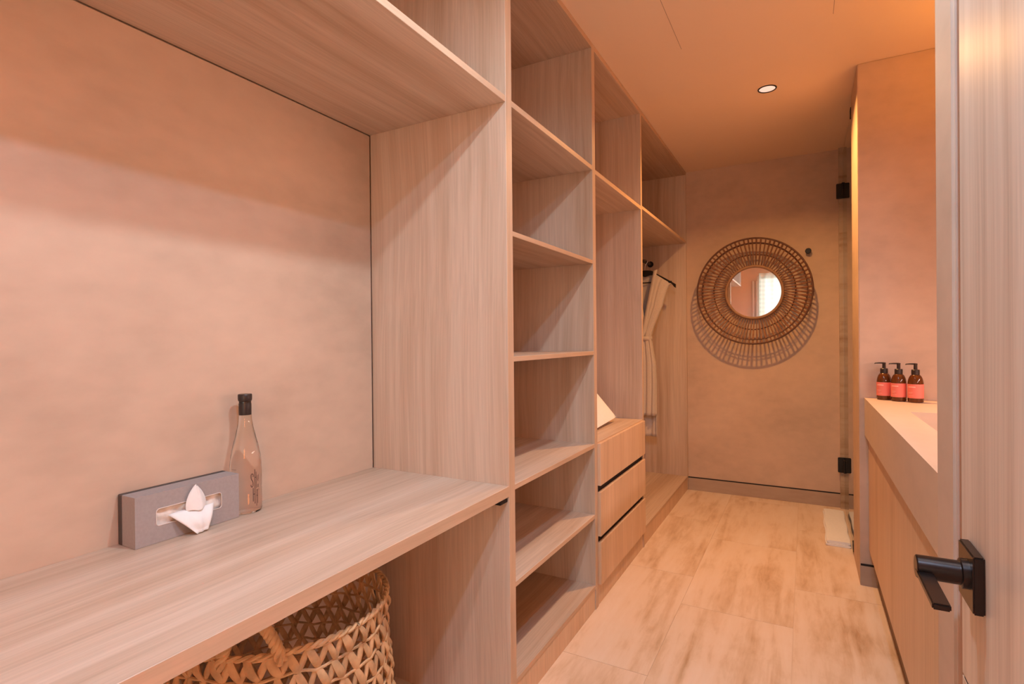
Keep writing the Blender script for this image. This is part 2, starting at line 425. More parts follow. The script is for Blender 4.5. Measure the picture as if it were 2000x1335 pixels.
# ------------------------------------------------------------------ closet: open shelving unit (first unit)
t1 = thing('shelving_unit', (-1.1, 1.87, 0), 'tall light oak open shelving unit with six shelves, right of the desk', 'shelving unit')
S = 0.0
board(XB, XF, P1A, P1B, 0, ZC - 0.001, 'side_panel', WV, t1, edge=WEDGEV)
board(XB, XF, P2A, P2A + 0.018, 0, ZC - 0.001, 'side_panel', WV, t1, edge=WEDGEV)
board(XB + 0.018, XF, P1B, P2A, 2.485, ZC - 0.001, 'top_panel', WH, t1, edge=WEDGE)
board(XB, XB + 0.018, P1B, P2A, 0.09, ZC - 0.001, 'back_panel', WV, t1)
for zt, th in ((1.9655, 0.020), (1.548, 0.0165), (1.1458, 0.0165), (0.7353, 0.0175), (0.4218, 0.0175)):
    board(XB + 0.018, XF - 0.001, P1B, P2A, zt - th, zt, 'shelf', WH, t1, edge=WEDGE)
board(XB + 0.018, XF - 0.0015, P1B, P2A, 0.090, 0.108, 'bottom_panel', WH, t1, edge=WEDGE)
board(XF - 0.022, XF - 0.004, P1B, P2A, 0.0, 0.090, 'plinth', WD, t1)

# second unit: drawers below, hanging space, shelf above
t2 = thing('drawer_wardrobe', (-1.1, 2.68, 0), 'light oak wardrobe section with three flat drawers and one high shelf', 'wardrobe')
board(XB, XF, P2A + 0.018, P2B, 0, ZC - 0.001, 'side_panel', WV, t2, edge=WEDGEV)
board(XB, XF, P3A, P3A + 0.0125, 0, ZC - 0.001, 'side_panel', WV, t2, edge=WEDGEV)
board(XB + 0.018, XF, P2B, P3A, 2.485, ZC - 0.001, 'top_panel', WH, t2, edge=WEDGE)
board(XB, XB + 0.018, P2B, P3A, 0.09, ZC - 0.001, 'back_panel', WV, t2)
board(XB + 0.018, XF - 0.001, P2B, P3A, 1.9375, 1.958, 'shelf', WH, t2, edge=WEDGE)
board(XB + 0.018, XF, P2B, P3A, 0.7175, 0.7365, 'counter_panel', WH, t2, edge=WEDGE)
board(XF - 0.022, XF - 0.004, P2B, P3A, 0.0, 0.090, 'plinth', WD, t2)
board(XB + 0.018, XF - 0.02, P2B, P3A, 0.090, 0.1, 'bottom_panel', WH, t2)
XD = -0.8075
for z0, z1 in ((0.541, 0.7305), (0.3137, 0.511), (0.0963, 0.2853)):
    dr = MB().box(XF + 0.0005 - 0.004, XD, P2B + 0.002, P3A + 0.003, z0, z1, 0.001).build('drawer', WD, t2)
    # the box behind the front
    bx = MB()
    bx.box(XF - 0.50, XF - 0.004, P2B + 0.02, P2B + 0.032, z0 + 0.02, z1 - 0.03); bx.box(XF - 0.50, XF - 0.004, P3A - 0.032, P3A - 0.02, z0 + 0.02, z1 - 0.03)
    bx.box(XF - 0.50, XF - 0.004, P2B + 0.032, P3A - 0.032, z0 + 0.02, z0 + 0.03); bx.box(XF - 0.5, XF - 0.488, P2B + 0.032, P3A - 0.032, z0 + 0.03, z1 - 0.03)
    bx.build('drawer_box', WH, dr)
for z0, z1 in ((0.506, 0.546), (0.281, 0.318)):
    MB().box(XF - 0.05, XF - 0.006, P2B + 0.003, P3A - 0.003, z0, z1).build('finger_pull_channel', BLACKGAP, t2)

# third unit: hanging wardrobe
t3 = thing('hanging_wardrobe', (-1.1, 3.73, 0), 'light oak hanging wardrobe section at the far wall, holding bathrobes', 'wardrobe')
board(XB, XF, P3A + 0.0125, P3B, 0, ZC - 0.001, 'side_panel', WV, t3, edge=WEDGEV)
board(XB, XF, P4A, YW - 0.0005, 0, ZC - 0.001, 'side_panel', WV, t3, edge=WEDGEV)
board(XB + 0.018, XF, P3B, P4A, 2.485, ZC - 0.001, 'top_panel', WH, t3, edge=WEDGE)
board(XB, XB + 0.018, P3B, P4A, 0.09, ZC - 0.001, 'back_panel', WV, t3)
board(XB + 0.018, XF - 0.001, P3B, P4A, 1.946, 1.9655, 'shelf', WH, t3, edge=WEDGE)
board(XB + 0.018, XF - 0.001, P3B, P4A, 0.090, 0.108, 'bottom_panel', WH, t3, edge=WEDGE)
board(XF - 0.022, XF - 0.004, P3B, P4A, 0.0, 0.090, 'plinth', WD, t3)
MB().tube([(-1.10, P3B, 1.80), (-1.10, P4A, 1.80)], 0.0125, 16).build('hanging_rail', BLACK, t3, smooth=True)
for y in (P4A - 0.012, P3B + 0.006): MB().lathe([(0.024, 0), (0.024, 0.006)], (-1.10, y, 1.80), 24, 'y').build('rail_socket', BLACK, t3)

# desk and overhead shelf
DY0 = -2.19
desk = thing('desk', (-1.1, 0.45, 0), 'long light oak desk top fixed between the closet panels below the plaster wall', 'desk')
board(XB, XF + 0.001, DY0, P1A, 0.7058, 0.7396, 'desktop', WH, desk, 0.001, edge=WEDGE)
MB().box(XF - 0.055, XF - 0.006, P1A - 0.045, P1A, 0.6885, 0.7057, 0.001).build('corner_bracket', BLACKGAP, desk)
oh = thing('overhead_shelf', (-1.1, 0.45, 1.947), 'light oak overhead shelf above the desk, deep grained underside', 'shelf')
OY0 = 0.28
board(XB, XF - 0.001, OY0, P1A, 1.9465, 1.9665, 'shelf', WH, oh, edge=WEDGE)
board(XB, XF, OY0, P1A, 2.485, ZC - 0.001, 'top_panel', WH, oh, edge=WEDGE)
board(XB, XF, OY0 - 0.018, OY0, 1.9465, ZC - 0.001, 'side_panel', WV, oh, edge=WEDGEV)

# ------------------------------------------------------------------ vanity
van = thing('vanity_cabinet', (0.56, 2.1, 0), 'wall hung vanity cabinet with flat light oak front under the stone basin top', 'cabinet')
VY0 = 1.152
board(0.263, 0.281, VY0, 3.0755, 0.1757, 0.7255, 'front_panel', WD, van, 0.001)
MB().box(0.281, 0.858, VY0, 3.0755, 0.1757, 0.194).box(0.281, 0.858, VY0, VY0 + 0.018, 0.194, 0.7255).box(0.281, 0.858, 3.0575, 3.0755, 0.194, 0.7255).build('carcass', WH, van)
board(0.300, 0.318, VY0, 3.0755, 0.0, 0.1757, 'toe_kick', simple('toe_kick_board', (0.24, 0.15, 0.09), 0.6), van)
top = thing('basin_countertop', (0.56, 2.1, 0.905), 'warm stone counter with deep apron and sunken rectangular basin', 'countertop')
def counter():
    mb = MB(); x0, x1, y0, y1, z1, z0 = 0.248, 0.859, VY0, 3.0785, 0.905, 0.726
    sx0, sx1, sy0, sy1, d = 0.357, 0.76, 1.55, 2.573, 0.12
    mb.box(x0, sx0, y0, y1, z0, z1); mb.box(sx1, x1, y0, y1, z0, z1)
    mb.box(sx0, sx1, y0, sy0, z0, z1); mb.box(sx0, sx1, sy1, y1, z0, z1); mb.box(sx0, sx1, sy0, sy1, z0, z1 - d)
    mb.build('slab', COUNTER, top)
    MB().lathe([(0.028, 0), (0.028, 0.003)], (0.56, 2.06, z1 - d + 0.0003), 28).build('drain', BLACK, top)
counter()
# unseen backlit mirror, assumed and added as source of the niche's warm light
vm = thing('assumed_vanity_mirror', (0.85, 2.1, 1.15), 'assumed backlit mirror over the basin, added to light the niche, hidden by the stub wall', 'mirror')
board(0.835, 0.842, 1.4, 2.8, 1.2, 2.1, 'mirror_pane', MIRROR, vm)
board(0.842, 0.8595, 1.44, 2.76, 1.24, 2.06, 'backing', BLACK, vm)
MB().box(0.8425, 0.8585, 1.43, 2.77, 1.215, 1.235).box(0.8425, 0.8585, 2.765, 2.785, 1.215, 2.08).build('led_strip', LED, vm)
area('led_strip_uplight', (0.835, 2.1, 2.115), (PI, 0, 0), 0.02, pw('ledup')[0], pw('ledup')[1], 1.3)  # assumed upward strip, added to brighten the ceiling over the niche
l = area('led_strip_light', (0.828, 2.1, 1.19), (0, math.radians(65), 0), 0.03, pw('led')[0], pw('led')[1], 1.3)

def soap(x, y, label, ang):
    z = 0.905; t = thing('soap_dispenser', (x, y, z), label, 'soap bottle', 'three pump bottles on the vanity')
    R = 0.0292
    prof = [(0.024, 0), (R - 0.0015, 0.002), (R, 0.006), (R, 0.083)]
    for i in range(1, 9):
        a = i / 8 * PI / 2; prof.append((0.0115 + (R - 0.0115) * math.cos(a), 0.083 + 0.041 * math.sin(a) ** 1.15))
    prof += [(0.0115, 0.127)]
    MB().lathe(prof, (x, y, z), 40).build('bottle', AMBER, t, smooth=True)
    lab = MB(); lab.lathe([(R + 0.0004, 0.020), (R + 0.0004, 0.082)], (x, y, z), 64, caps=False)
    lb = lab.build('label', LABEL, t, smooth=True)
    # pale printed lines of the label (too small to read in the photograph)
    def arc(a0, a1, h, th):
        pr = MB(); pr.grid([[(x + (R + 0.0007) * math.cos(a0 + (a1 - a0) * k / 10), y + (R + 0.0007) * math.sin(a0 + (a1 - a0) * k / 10), z + hh) for k in range(11)] for hh in (h, h + th)])
        pr.build('label_print', LABTXT, lb)
    f = -1.98
    arc(f - 0.75, f + 0.25, 0.067, 0.005); arc(f - 0.75, f - 0.1, 0.045, 0.0015); arc(f - 0.75, f - 0.2, 0.040, 0.0012)
    arc(f - 0.75, f + 0.05, 0.030, 0.0012)
    MB().lathe([(0.0135, 0.1225), (0.0155, 0.1235), (0.0155, 0.144), (0.0135, 0.146)], (x, y, z), 28).build('collar', PUMP, t, smooth=True)
    MB().lathe([(0.007, 0.146), (0.0068, 0.166), (0.0075, 0.167), (0.0075, 0.172), (0.005, 0.1735)], (x, y, z), 20).build('pump_stem', PUMP, t, smooth=True)
    dx, dy = math.cos(ang), math.sin(ang)
    MB().tube([(x, y, z + 0.1705), (x + 0.02 * dx, y + 0.02 * dy, z + 0.1705), (x + 0.034 * dx, y + 0.034 * dy, z + 0.1695), (x + 0.0365 * dx, y + 0.0365 * dy, z + 0.1665)], [0.004, 0.0032, 0.0026, 0.0022], 10).build('nozzle', PUMP, t, smooth=True)
soap(0.3215, 3.027, 'amber pump bottle with coral label, leftmost of the three on the vanity', PI)
soap(0.3715, 2.982, 'amber pump bottle with coral label, middle of the three on the vanity', PI)
soap(0.4290, 2.950, 'amber pump bottle with coral label, rightmost of the three beside the basin', PI)

# ------------------------------------------------------------------ shower glass door
sg = thing('shower_door', (0.2385, 3.95, 0), 'clear frameless glass shower door with small black hinges beside the column', 'shower door')
MB().box(0.2345, 0.2425, 3.475, YW - 0.034, 0.012, 2.46, 0.001).build('glass_pane', SHGLASS, sg)
def clip(z, far):
    mb = MB()
    if far:   # wall plate facing the room and the clamps on both faces of the glass
        mb.box(0.195, 0.282, YW - 0.046, YW - 0.0305, z - 0.052, z + 0.052, 0.003, 2); mb.box(0.226, 0.2345, YW - 0.10, YW - 0.046, z - 0.045, z + 0.045, 0.002)
        mb.box(0.2425, 0.251, YW - 0.10, YW - 0.046, z - 0.045, z + 0.045, 0.002)
    else:
        mb.box(0.224, 0.2345, 3.475, 3.535, z - 0.024, z + 0.024, 0.002); mb.box(0.2425, 0.253, 3.475, 3.535, z - 0.024, z + 0.024, 0.002)
    mb.build('hinge', BLACK, sg)
clip(2.207, True); clip(0.308, True); clip(2.43, False); clip(0.04, False)

# ------------------------------------------------------------------ towel on the floor
def towel():
    t = thing('folded_towel', (0.16, 3.9, 0), 'white folded towel lying on the floor against the shower glass', 'towel')
    for k, (z0, z1, s) in enumerate(((0.001, 0.015, 0.0), (0.0155, 0.031, 0.005))):
        mb = MB(); rows = []
        N = 26; prof = 14
        zc, hz = (z0 + z1) / 2, (z1 - z0) / 2
        for i in range(N + 1):
            y = 3.575 + s + (4.235 - 3.575 - 2 * s) * i / N
            xl = 0.098 + s - 0.003 * math.sin(i * 0.5); xr = 0.222 - s * 0.4 + 0.002 * math.sin(i * 0.6)
            row = []
            for j in range(28):
                a = 2 * PI * j / 28
                cx, cz = math.cos(a), math.sin(a)
                ex = math.copysign(abs(cx) ** 0.35, cx); ez = math.copysign(abs(cz) ** 0.7, cz)
                row.append(((xl + xr) / 2 + ex * (xr - xl) / 2, y, zc + ez * hz + 0.0006 * math.sin(y * 30 + ex * 5)))
            rows.append(row + [row[0]])
        mb.grid(rows)
        for r in (rows[0], rows[-1]): mb.bm.faces.new([mb.bm.verts.new(p) for p in r[:-1]])
        bmesh.ops.remove_doubles(mb.bm, verts=mb.bm.verts[:], dist=0.0003)
        mb.build('towel_fold', WHITE, t, smooth=True)
towel()

# ------------------------------------------------------------------ far wall: coat knob, rattan mirror
k = MB(); k.lathe([(0.016, 0.0), (0.016, -0.004), (0.008, -0.006), (0.008, -0.024), (0.019, -0.027), (0.020, -0.034), (0.017, -0.038)], (0.0229, YW, 1.812), 28, 'y')
tag(k.build('robe_hook', BLACK, smooth=True), 'small black round wall knob to the upper right of the rattan mirror', 'hook')

def rattan():
    cx, cz = -0.333, 1.536
    t = thing('rattan_mirror', (cx, YW, cz), 'round mirror in a wide dished rattan sunburst frame on the far wall', 'mirror')
    n = 96
    gl = MB().lathe([(0.185, 0.0), (0.185, 0.004)], (cx, YW - 0.024, cz), 96, 'y').build('mirror_pane', MIRROR, t)
    MB().lathe([(0.203, 0.0), (0.203, 0.017)], (cx, YW - 0.0185, cz), 64, 'y').build('backing', RIMWOOD, t)
    def ring(R, y, r, nm, mat, flat=1.0, wob=0.0):
        pts = [(cx + (R + wob * math.sin(7 * 2 * PI * i / n)) * math.cos(2 * PI * i / n), y, cz + (R + wob * math.sin(7 * 2 * PI * i / n)) * math.sin(2 * PI * i / n)) for i in range(n)]
        MB().tube(pts, r, 10, closed=True, flat=flat).build(nm, mat, t, smooth=True)
    ring(0.193, YW - 0.030, 0.0105, 'inner_rim', RIMWOOD)
    yo, yi = YW - 0.150, YW - 0.024
    def yr(R): return yi + (yo - yi) * ((R - 0.2) / 0.185) ** 1.15
    ring(0.382, yr(0.382) - 0.003, 0.0065, 'outer_hoop', RATTAND)
    ring(0.349, yr(0.349) + 0.006, 0.0038, 'middle_hoop', RATTAND)
    ring(0.353, yr(0.353) - 0.006, 0.0030, 'middle_hoop', RATTAND)
    ring(0.276, yr(0.276) + 0.006, 0.0045, 'inner_hoop', RATTAND, wob=0.002)
    proto = None
    M = 78
    mb = MB(); rows = []
    for i in range(9):
        R = 0.200 + (0.380 - 0.200) * i / 8
        w2 = 0.0034 + 0.0032 * (i / 8)
        y = yr(R) - YW
        ring_ = [(-w2, y + 0.0018, R), (-w2 * 0.6, y - 0.0022, R), (w2 * 0.6, y - 0.0022, R), (w2, y + 0.0018, R), (-w2, y + 0.0018, R)]
        rows.append(ring_)
    mb.grid(rows); bmesh.ops.remove_doubles(mb.bm, verts=mb.bm.verts[:], dist=0.00005); bmesh.ops.recalc_face_normals(mb.bm, faces=mb.bm.faces[:])
    me = bpy.data.meshes.new('rattan_stick'); mb.bm.to_mesh(me); mb.bm.free(); me.materials.append(RATTAN)
    for i in range(M):
        o = bpy.data.objects.new('rattan_stick', me); col.objects.link(o); o.parent = t
        o.rotation_euler = (0, 2 * PI * i / M + random.uniform(-0.008, 0.008), 0)
        o.scale = (random.uniform(0.8, 1.15), 1, random.uniform(0.985, 1.0))
rattan()

# ------------------------------------------------------------------ bathrobes on hangers
def hanger(cx, y, z, label):
    """z: rail centre height"""
    t = thing('clothes_hanger', (cx, y, z - 0.2), label, 'hanger', 'black hangers on the rail')
    hk = []
    for i in range(15):
        a = math.radians(-60 + 240 * i / 14); hk.append((cx + 0.019 * math.cos(a), y, z + 0.0 + 0.019 * math.sin(a)))
    hk = [(cx, y, z - 0.085), (cx, y, z - 0.045), (cx + 0.004, y, z - 0.028)] + hk
    MB().tube(hk, 0.0022, 8).build('hook', CHROME, t, smooth=True)
    mb = MB(); rows = []
    zt = z - 0.068
    for i in range(41):
        u = (i - 20) / 20; x = cx + u * 0.235
        a = abs(u); top = zt - 0.012 * min(1, a / 0.35) ** 2 - 0.108 * max(0, (a - 0.22) / 0.78) ** 1.12
        h = 0.052 - 0.034 * min(1, a / 0.4) + 0.0
        if a > 0.9: h += 0.010
        d = 0.008
        rows.append([(x, y - d, top - 0.003), (x, y - d * 0.5, top), (x, y + d * 0.5, top), (x, y + d, top - 0.003), (x, y + d, top - h), (x, y - d, top - h), (x, y - d, top - 0.003)])
    mb.grid(rows)
    for r in (rows[0], rows[-1]): mb.bm.faces.new([mb.bm.verts.new(p) for p in r[:-1]])
    bmesh.ops.remove_doubles(mb.bm, verts=mb.bm.verts[:], dist=0.0001)
    mb.build('shoulder_bar', BLACK, t, smooth=True)
    MB().tube([(cx - 0.205, y, z - 0.165), (cx + 0.205, y, z - 0.165)], 0.0045, 8).build('trouser_bar', BLACK, t, smooth=True)
    return zt
def robe(cx, y, z, hem, mat, label, dy=1.0, wid=1.0, front=True):
    t = thing('bathrobe', (cx, y, hem), label, 'bathrobe', 'white bathrobes on hangers')
    zt = z - 0.068
    def shoulder(x):
        a = min(1, abs(x - cx) / 0.235); return zt - 0.017 - 0.012 * min(1, a / 0.35) ** 2 - 0.108 * max(0, (a - 0.22) / 0.78) ** 1.12
    def outer(zz):   # half width of the garment by height
        pts = [(z - 0.185, 0.212), (z - 0.26, 0.178), (z - 0.40, 0.112), (z - 0.52, 0.064), (z - 0.59, 0.044), (z - 0.65, 0.054), (z - 0.80, 0.078), (z - 0.95, 0.083), (z - 1.5, 0.080)]
        if zz >= pts[0][0]: return pts[0][1]
        for (a, wa), (b, wb) in zip(pts, pts[1:]):
            if a >= zz >= b: return wa + (wb - wa) * (a - zz) / (a - b)
        return pts[-1][1]
    def inner(zz):   # lapel edge: V neck crossing over at the waist
        zn, zw = zt - 0.02, z - 0.60
        if zz < zw: return -0.03
        return -0.03 + 0.105 * ((zz - zw) / (zn - zw)) ** 1.05
    def sheet(sgn, lo, name, yoff, back=False, cover=0.0):
        mb = MB(); rows = []; NR, NC = 44, 18
        for i in range(NR + 1):
            f = i / NR; row = []
            for j in range(NC + 1):
                u = j / NC
                # from shoulder line to hem
                zz = (z - 0.19) + (lo - (z - 0.19)) * f if i > 0 else z - 0.19
                wo = outer(zz) * wid
                wi = -outer(zz) * wid if back else inner(zz)
                x = wi + (wo - wi) * u
                if f < 0.16:   # pull the top rows up to the sloping shoulder
                    zs = shoulder(cx + x); k_ = 1 - f / 0.16; zz = zz + (zs - zz) * k_ if zs > zz else zz
                    if not back: x = inner(zz) + (wo - inner(zz)) * u
                yy = yoff + 0.005 * math.sin(u * 17 + f * 3.0) * (0.4 + f) + 0.003 * math.sin(u * 31 + f * 5)
                edge = max(0.0, (abs(x) / max(0.001, wo) - 0.72) / 0.28)
                yy += (0.0 - yoff) * edge * edge * 0.9
                if f < 0.12: yy += (0.011 * (1 if yoff > 0 else -1) - yoff) * (1 - f / 0.12) * 0.8
                row.append((cx + sgn * x, y + yy * dy, zz))
            rows.append(row)
        mb.grid(rows)
        mb.build(name, mat, t, smooth=True, solid=0.005)
    sheet(1, hem - 0.17 if front else hem, 'back_panel', 0.030, back=True)
    if front:
        sheet(1, hem, 'front_panel', -0.030); sheet(-1, hem + 0.01, 'front_panel', -0.020)
        lp = MB()
        for s_, yo in ((1, -0.036), (-1, -0.027)):   # lapel band
            rws = []
            for i in range(25):
                zz = zt - 0.01 + (z - 0.60 - zt) * i / 24; x = inner(zz)
                rws.append([(cx + s_ * (x - 0.001), y + yo * dy, zz), (cx + s_ * (x + 0.028), y + (yo - 0.003) * dy, zz + 0.006)])
            lp.grid(rws)
        lp.build('lapel_band', mat, t, smooth=True, solid=0.005)
        bl = MB(); pts = []
        for i in range(33):
            a = 2 * PI * i / 32; pts.append((cx + 0.049 * math.cos(a), y + 0.041 * math.sin(a), z - 0.60))
        bl.grid([[(p[0], p[1], p[2] + h) for p in pts] for h in (-0.016, 0.016)])
        bl.build('belt', mat, t, smooth=True, solid=0.004)
hanger(-1.10, 4.205, 1.80, 'black velvet hanger holding the front white bathrobe')
robe(-1.10, 4.205, 1.80, 0.60, ROBE, 'white bathrobe with crossed lapels and tied waist, hanging nearest the corridor')

# pillow / folded white cushion on the drawer unit
def pillow():
    mb = MB(); N = 16
    o = Vector((-0.925, 2.50, 0.745)); ey = Vector((0, 1, 0.05)).normalized(); ez = Vector((-0.66, 0.0, 0.75)).normalized(); en = ey.cross(ez)
    L, Hh, T = 0.40, 0.33, 0.028
    for sgn in (1, -1):
        rows = []
        for i in range(N + 1):
            r = []
            for j in range(N + 1):
                u, v = i / N, j / N
                pf = (max(0, 4 * u * (1 - u)) * max(0, 4 * v * (1 - v))) ** 0.35
                p = o + ey * (u * L) + ez * (v * Hh) + en * (sgn * T * pf * 0.5)
                r.append(p)
            rows.append(r)
        mb.grid(rows)
    bmesh.ops.remove_doubles(mb.bm, verts=mb.bm.verts[:], dist=0.0005)
    tag(mb.build('cushion', WHITE, smooth=True), 'white cushion leaning inside the wardrobe above the drawers', 'cushion')
pillow()

# ------------------------------------------------------------------ things on the desk
def tissue_box():
    x0, x1, y0, y1, z0, z1 = -1.382, -1.312, 0.645, 0.895, 0.7402, 0.8545
    t = thing('tissue_box', ((x0 + x1) / 2, (y0 + y1) / 2, z0), 'grey tissue box stood on its long side on the desk against the wall', 'tissue box')
    MB().box(x0, x0 + 0.016, y0 - 0.001, y1 + 0.001, z0, z1 + 0.0005, 0.0015).build('base', DARKBOX, t)
    sy0, sy1, sz0, sz1 = 0.690, 0.847, 0.7785, 0.8175
    c = MB()
    xa = x0 + 0.016
    c.box(xa, x1 - 0.002, y0, y1, z0, z0 + 0.002); c.box(xa, x1 - 0.002, y0, y1, z1 - 0.002, z1); c.box(xa, x1 - 0.002, y0, y0 + 0.002, z0 + 0.002, z1 - 0.002); c.box(xa, x1 - 0.002, y1 - 0.002, y1, z0 + 0.002, z1 - 0.002)
    # face with rounded opening
    bm = c.bm; n = 8; r = 0.007
    inner = []
    for cxx, czz, a0 in ((sy1 - r, sz1 - r, 0), (sy0 + r, sz1 - r, 90), (sy0 + r, sz0 + r, 180), (sy1 - r, sz0 + r, 270)):
        for i in range(n + 1):
            a = math.radians(a0 + 90 * i / n); inner.append((cxx + r * math.cos(a), czz + r * math.sin(a)))
    corners = [(y1, z1), (y0, z1), (y0, z0), (y1, z0)]
    for xx in (x1, x1 - 0.002):
        iv = [bm.verts.new((xx, p[0], p[1])) for p in inner]; ov = [bm.verts.new((xx, p[0], p[1])) for p in corners]
        N = len(iv)
        for q in range(4):
            seg = iv[q * (n + 1):(q + 1) * (n + 1)]
            for a, b in zip(seg, seg[1:]): bm.faces.new((a, b, ov[q]))
            nx = iv[((q + 1) * (n + 1)) % N]
            bm.faces.new((seg[-1], nx, ov[(q + 1) % 4], ov[q]))
        if xx == x1: A, AO = iv, ov
        else:
            for i in range(N): bm.faces.new((A[i], A[(i + 1) % N], iv[(i + 1) % N], iv[i]))
            for i in range(4): bm.faces.new((AO[i], AO[(i + 1) % 4], ov[(i + 1) % 4], ov[i]))
    cv = c.build('cover', GREY, t)
    rim = MB(); rim.tube([(x1 + 0.0003, p[0], p[1]) for p in inner], 0.0009, 6, closed=True); rim.build('opening_rim', simple('pale_card_edge', (0.75, 0.66, 0.60), 0.6), t)
    # folded tissues seen through the opening
    f = MB(); rows = []
    for i in range(30):
        y = sy0 - 0.01 + (sy1 - sy0 + 0.02) * i / 29
        rows.append([(x1 - 0.007 + 0.002 * math.sin(i * 1.1) + 0.0025 * math.sin(j * 1.4 + i * 0.4), y, sz0 - 0.006 + (sz1 - sz0 + 0.012) * j / 9) for j in range(10)])
    f.grid(rows); f.build('folded_tissues', FILM, t, smooth=True)
    # the tuft pulled out: an upright petal and a hanging flap
    u = MB(); rows = []
    prof = [(0.0, 0.024), (0.12, 0.026), (0.3, 0.0255), (0.5, 0.022), (0.7, 0.016), (0.86, 0.009), (1.0, 0.001)]
    for f_, w_ in prof:
        zz = 0.794 + 0.061 * f_; yc = 0.7795 + 0.0 * f_ - 0.004 * f_
        rows.append([(x1 + 0.004 + 0.014 * math.sin(PI * v) * (1 - f_ * 0.5) + 0.004 * f_ + 0.0015 * math.sin(v * 12), yc + w_ * (2 * v - 1), zz + 0.002 * math.sin(v * 9)) for v in [k / 12 for k in range(13)]])
    u.grid(rows); u.build('tissue', PAPER, t, smooth=True, solid=0.0006, subsurf=1)
    d = MB(); rows = []
    pr = [(-0.075, -0.012, 0.8065, 0.7985), ]
    # flap: quadrilateral hanging from the opening to a blunt point at the desk
    topL, topR, botR, botL = Vector((x1 - 0.001, 0.716, 0.797)), Vector((x1 + 0.010, 0.818, 0.799)), Vector((x1 + 0.026, 0.797, 0.7445)), Vector((x1 + 0.029, 0.7665, 0.7415))
    for i in range(13):
        v = i / 12; row = []
        for j in range(15):
            uu = j / 14
            p = (topL.lerp(topR, uu)).lerp(botL.lerp(botR, uu), v)
            p.x += 0.012 * math.sin(PI * min(1, v * 1.1)) * (0.4 + 0.6 * math.sin(PI * uu)) + 0.0015 * math.sin(uu * 14 + v * 2)
            p.z += 0.002 * math.sin(uu * 7)* (1 - v)
            row.append(p)
        rows.append(row)
    d.grid(rows); d.build('tissue', PAPER, t, smooth=True, solid=0.0006)
tissue_box()

def water_bottle():
    cx, cy, z = -1.3425, 0.937, 0.7402
    t = thing('water_bottle', (cx, cy, z), 'clear slender glass water bottle with black cap and dark lettering on the desk', 'bottle')
    R = 0.0402
    prof = [(0.030, 0.004), (0.034, 0.0), (0.038, 0.002), (R, 0.008), (R, 0.112), (0.0395, 0.130), (0.0365, 0.155), (0.0315, 0.180), (0.0255, 0.205), (0.0200, 0.228), (0.0168, 0.250), (0.0155, 0.270), (0.0152, 0.300), (0.0148, 0.309)]
    MB().lathe(prof, (cx, cy, z), 64).build('glass_body', CLEAR, t, smooth=True)
    MB().lathe([(0.0157, 0.262), (0.0160, 0.263), (0.0160, 0.292), (0.0150, 0.295), (0.0150, 0.299), (0.0172, 0.301), (0.0178, 0.306), (0.0178, 0.3165), (0.0165, 0.3185)], (cx, cy, z), 36).build('cap', PUMP, t, smooth=True)
    # lettering printed on the glass
    RR = R + 0.0003
    base = math.atan2(-cy, -cx) # towards the camera
    def P(u, v): a = base + u / RR; return Vector((cx + RR * math.cos(a), cy + RR * math.sin(a), z + v)), Vector((math.cos(a), math.sin(a), 0))
    ink = MB()
    def stroke(pts, w_):
        pp = []
        for (a, b) in zip(pts, pts[1:]):
            for i in range(6): pp.append((a[0] + (b[0] - a[0]) * i / 6, a[1] + (b[1] - a[1]) * i / 6))
        pp.append(pts[-1]); L, Rr = [], []
        for i, p in enumerate(pp):
            q0 = pp[max(0, i - 1)]; q1 = pp[min(len(pp) - 1, i + 1)]
            dx, dy = q1[0] - q0[0], q1[1] - q0[1]; l = math.hypot(dx, dy) or 1
            nx, ny = -dy / l * w_ / 2, dx / l * w_ / 2
            L.append(P(p[0] + nx, p[1] + ny)[0]); Rr.append(P(p[0] - nx, p[1] - ny)[0])
        ink.grid([L, Rr])
    k_ = 0.001345 / 8.34           # zoomed-picture pixel -> metres on the bottle
    def C(px, py): return ((px - 415) * k_ * 0.93, (1215 - py) * k_ * 0.985)
    def cs(*pts): return [C(*p) for p in pts]
    stroke(cs((535, 600), (537, 565), (528, 547), (512, 545), (500, 560), (499, 605), (507, 640), (527, 672), (534, 705), (532, 748), (518, 766), (503, 762), (497, 740), (497, 725)), 0.00188)
    stroke(cs((567, 475), (567, 1055)), 0.00188); stroke(cs((592, 520), (592, 800)), 0.00145); stroke(cs((567, 612), (592, 612)), 0.00145)
    stroke(cs((535, 785), (535, 1015)), 0.00188); stroke(cs((535, 890), (567, 890)), 0.00174)
    stroke(cs((600, 1100), (600, 850), (605, 828), (618, 826), (624, 850), (624, 1060)), 0.00145); stroke(cs((600, 925), (624, 925)), 0.00145)
    stroke(cs((615, 585), (615, 650), (622, 662), (636, 662), (642, 648), (642, 575)), 0.00130); stroke(cs((618, 681), (643, 679)), 0.00130)
    stroke(cs((622, 735), (622, 785), (640, 785), (640, 735)), 0.00116); stroke(cs((648, 815), (646, 845)), 0.00102)
    ink.build('lettering', INK, t)
    sm = MB(); ink = sm
    stroke(cs((155, 457), (250, 457)), 0.0006)
    for yy in range(490, 600, 22): stroke(cs((165, yy), (245, yy)), 0.0003)
    sm.build('small_print', INK, t)
water_bottle()

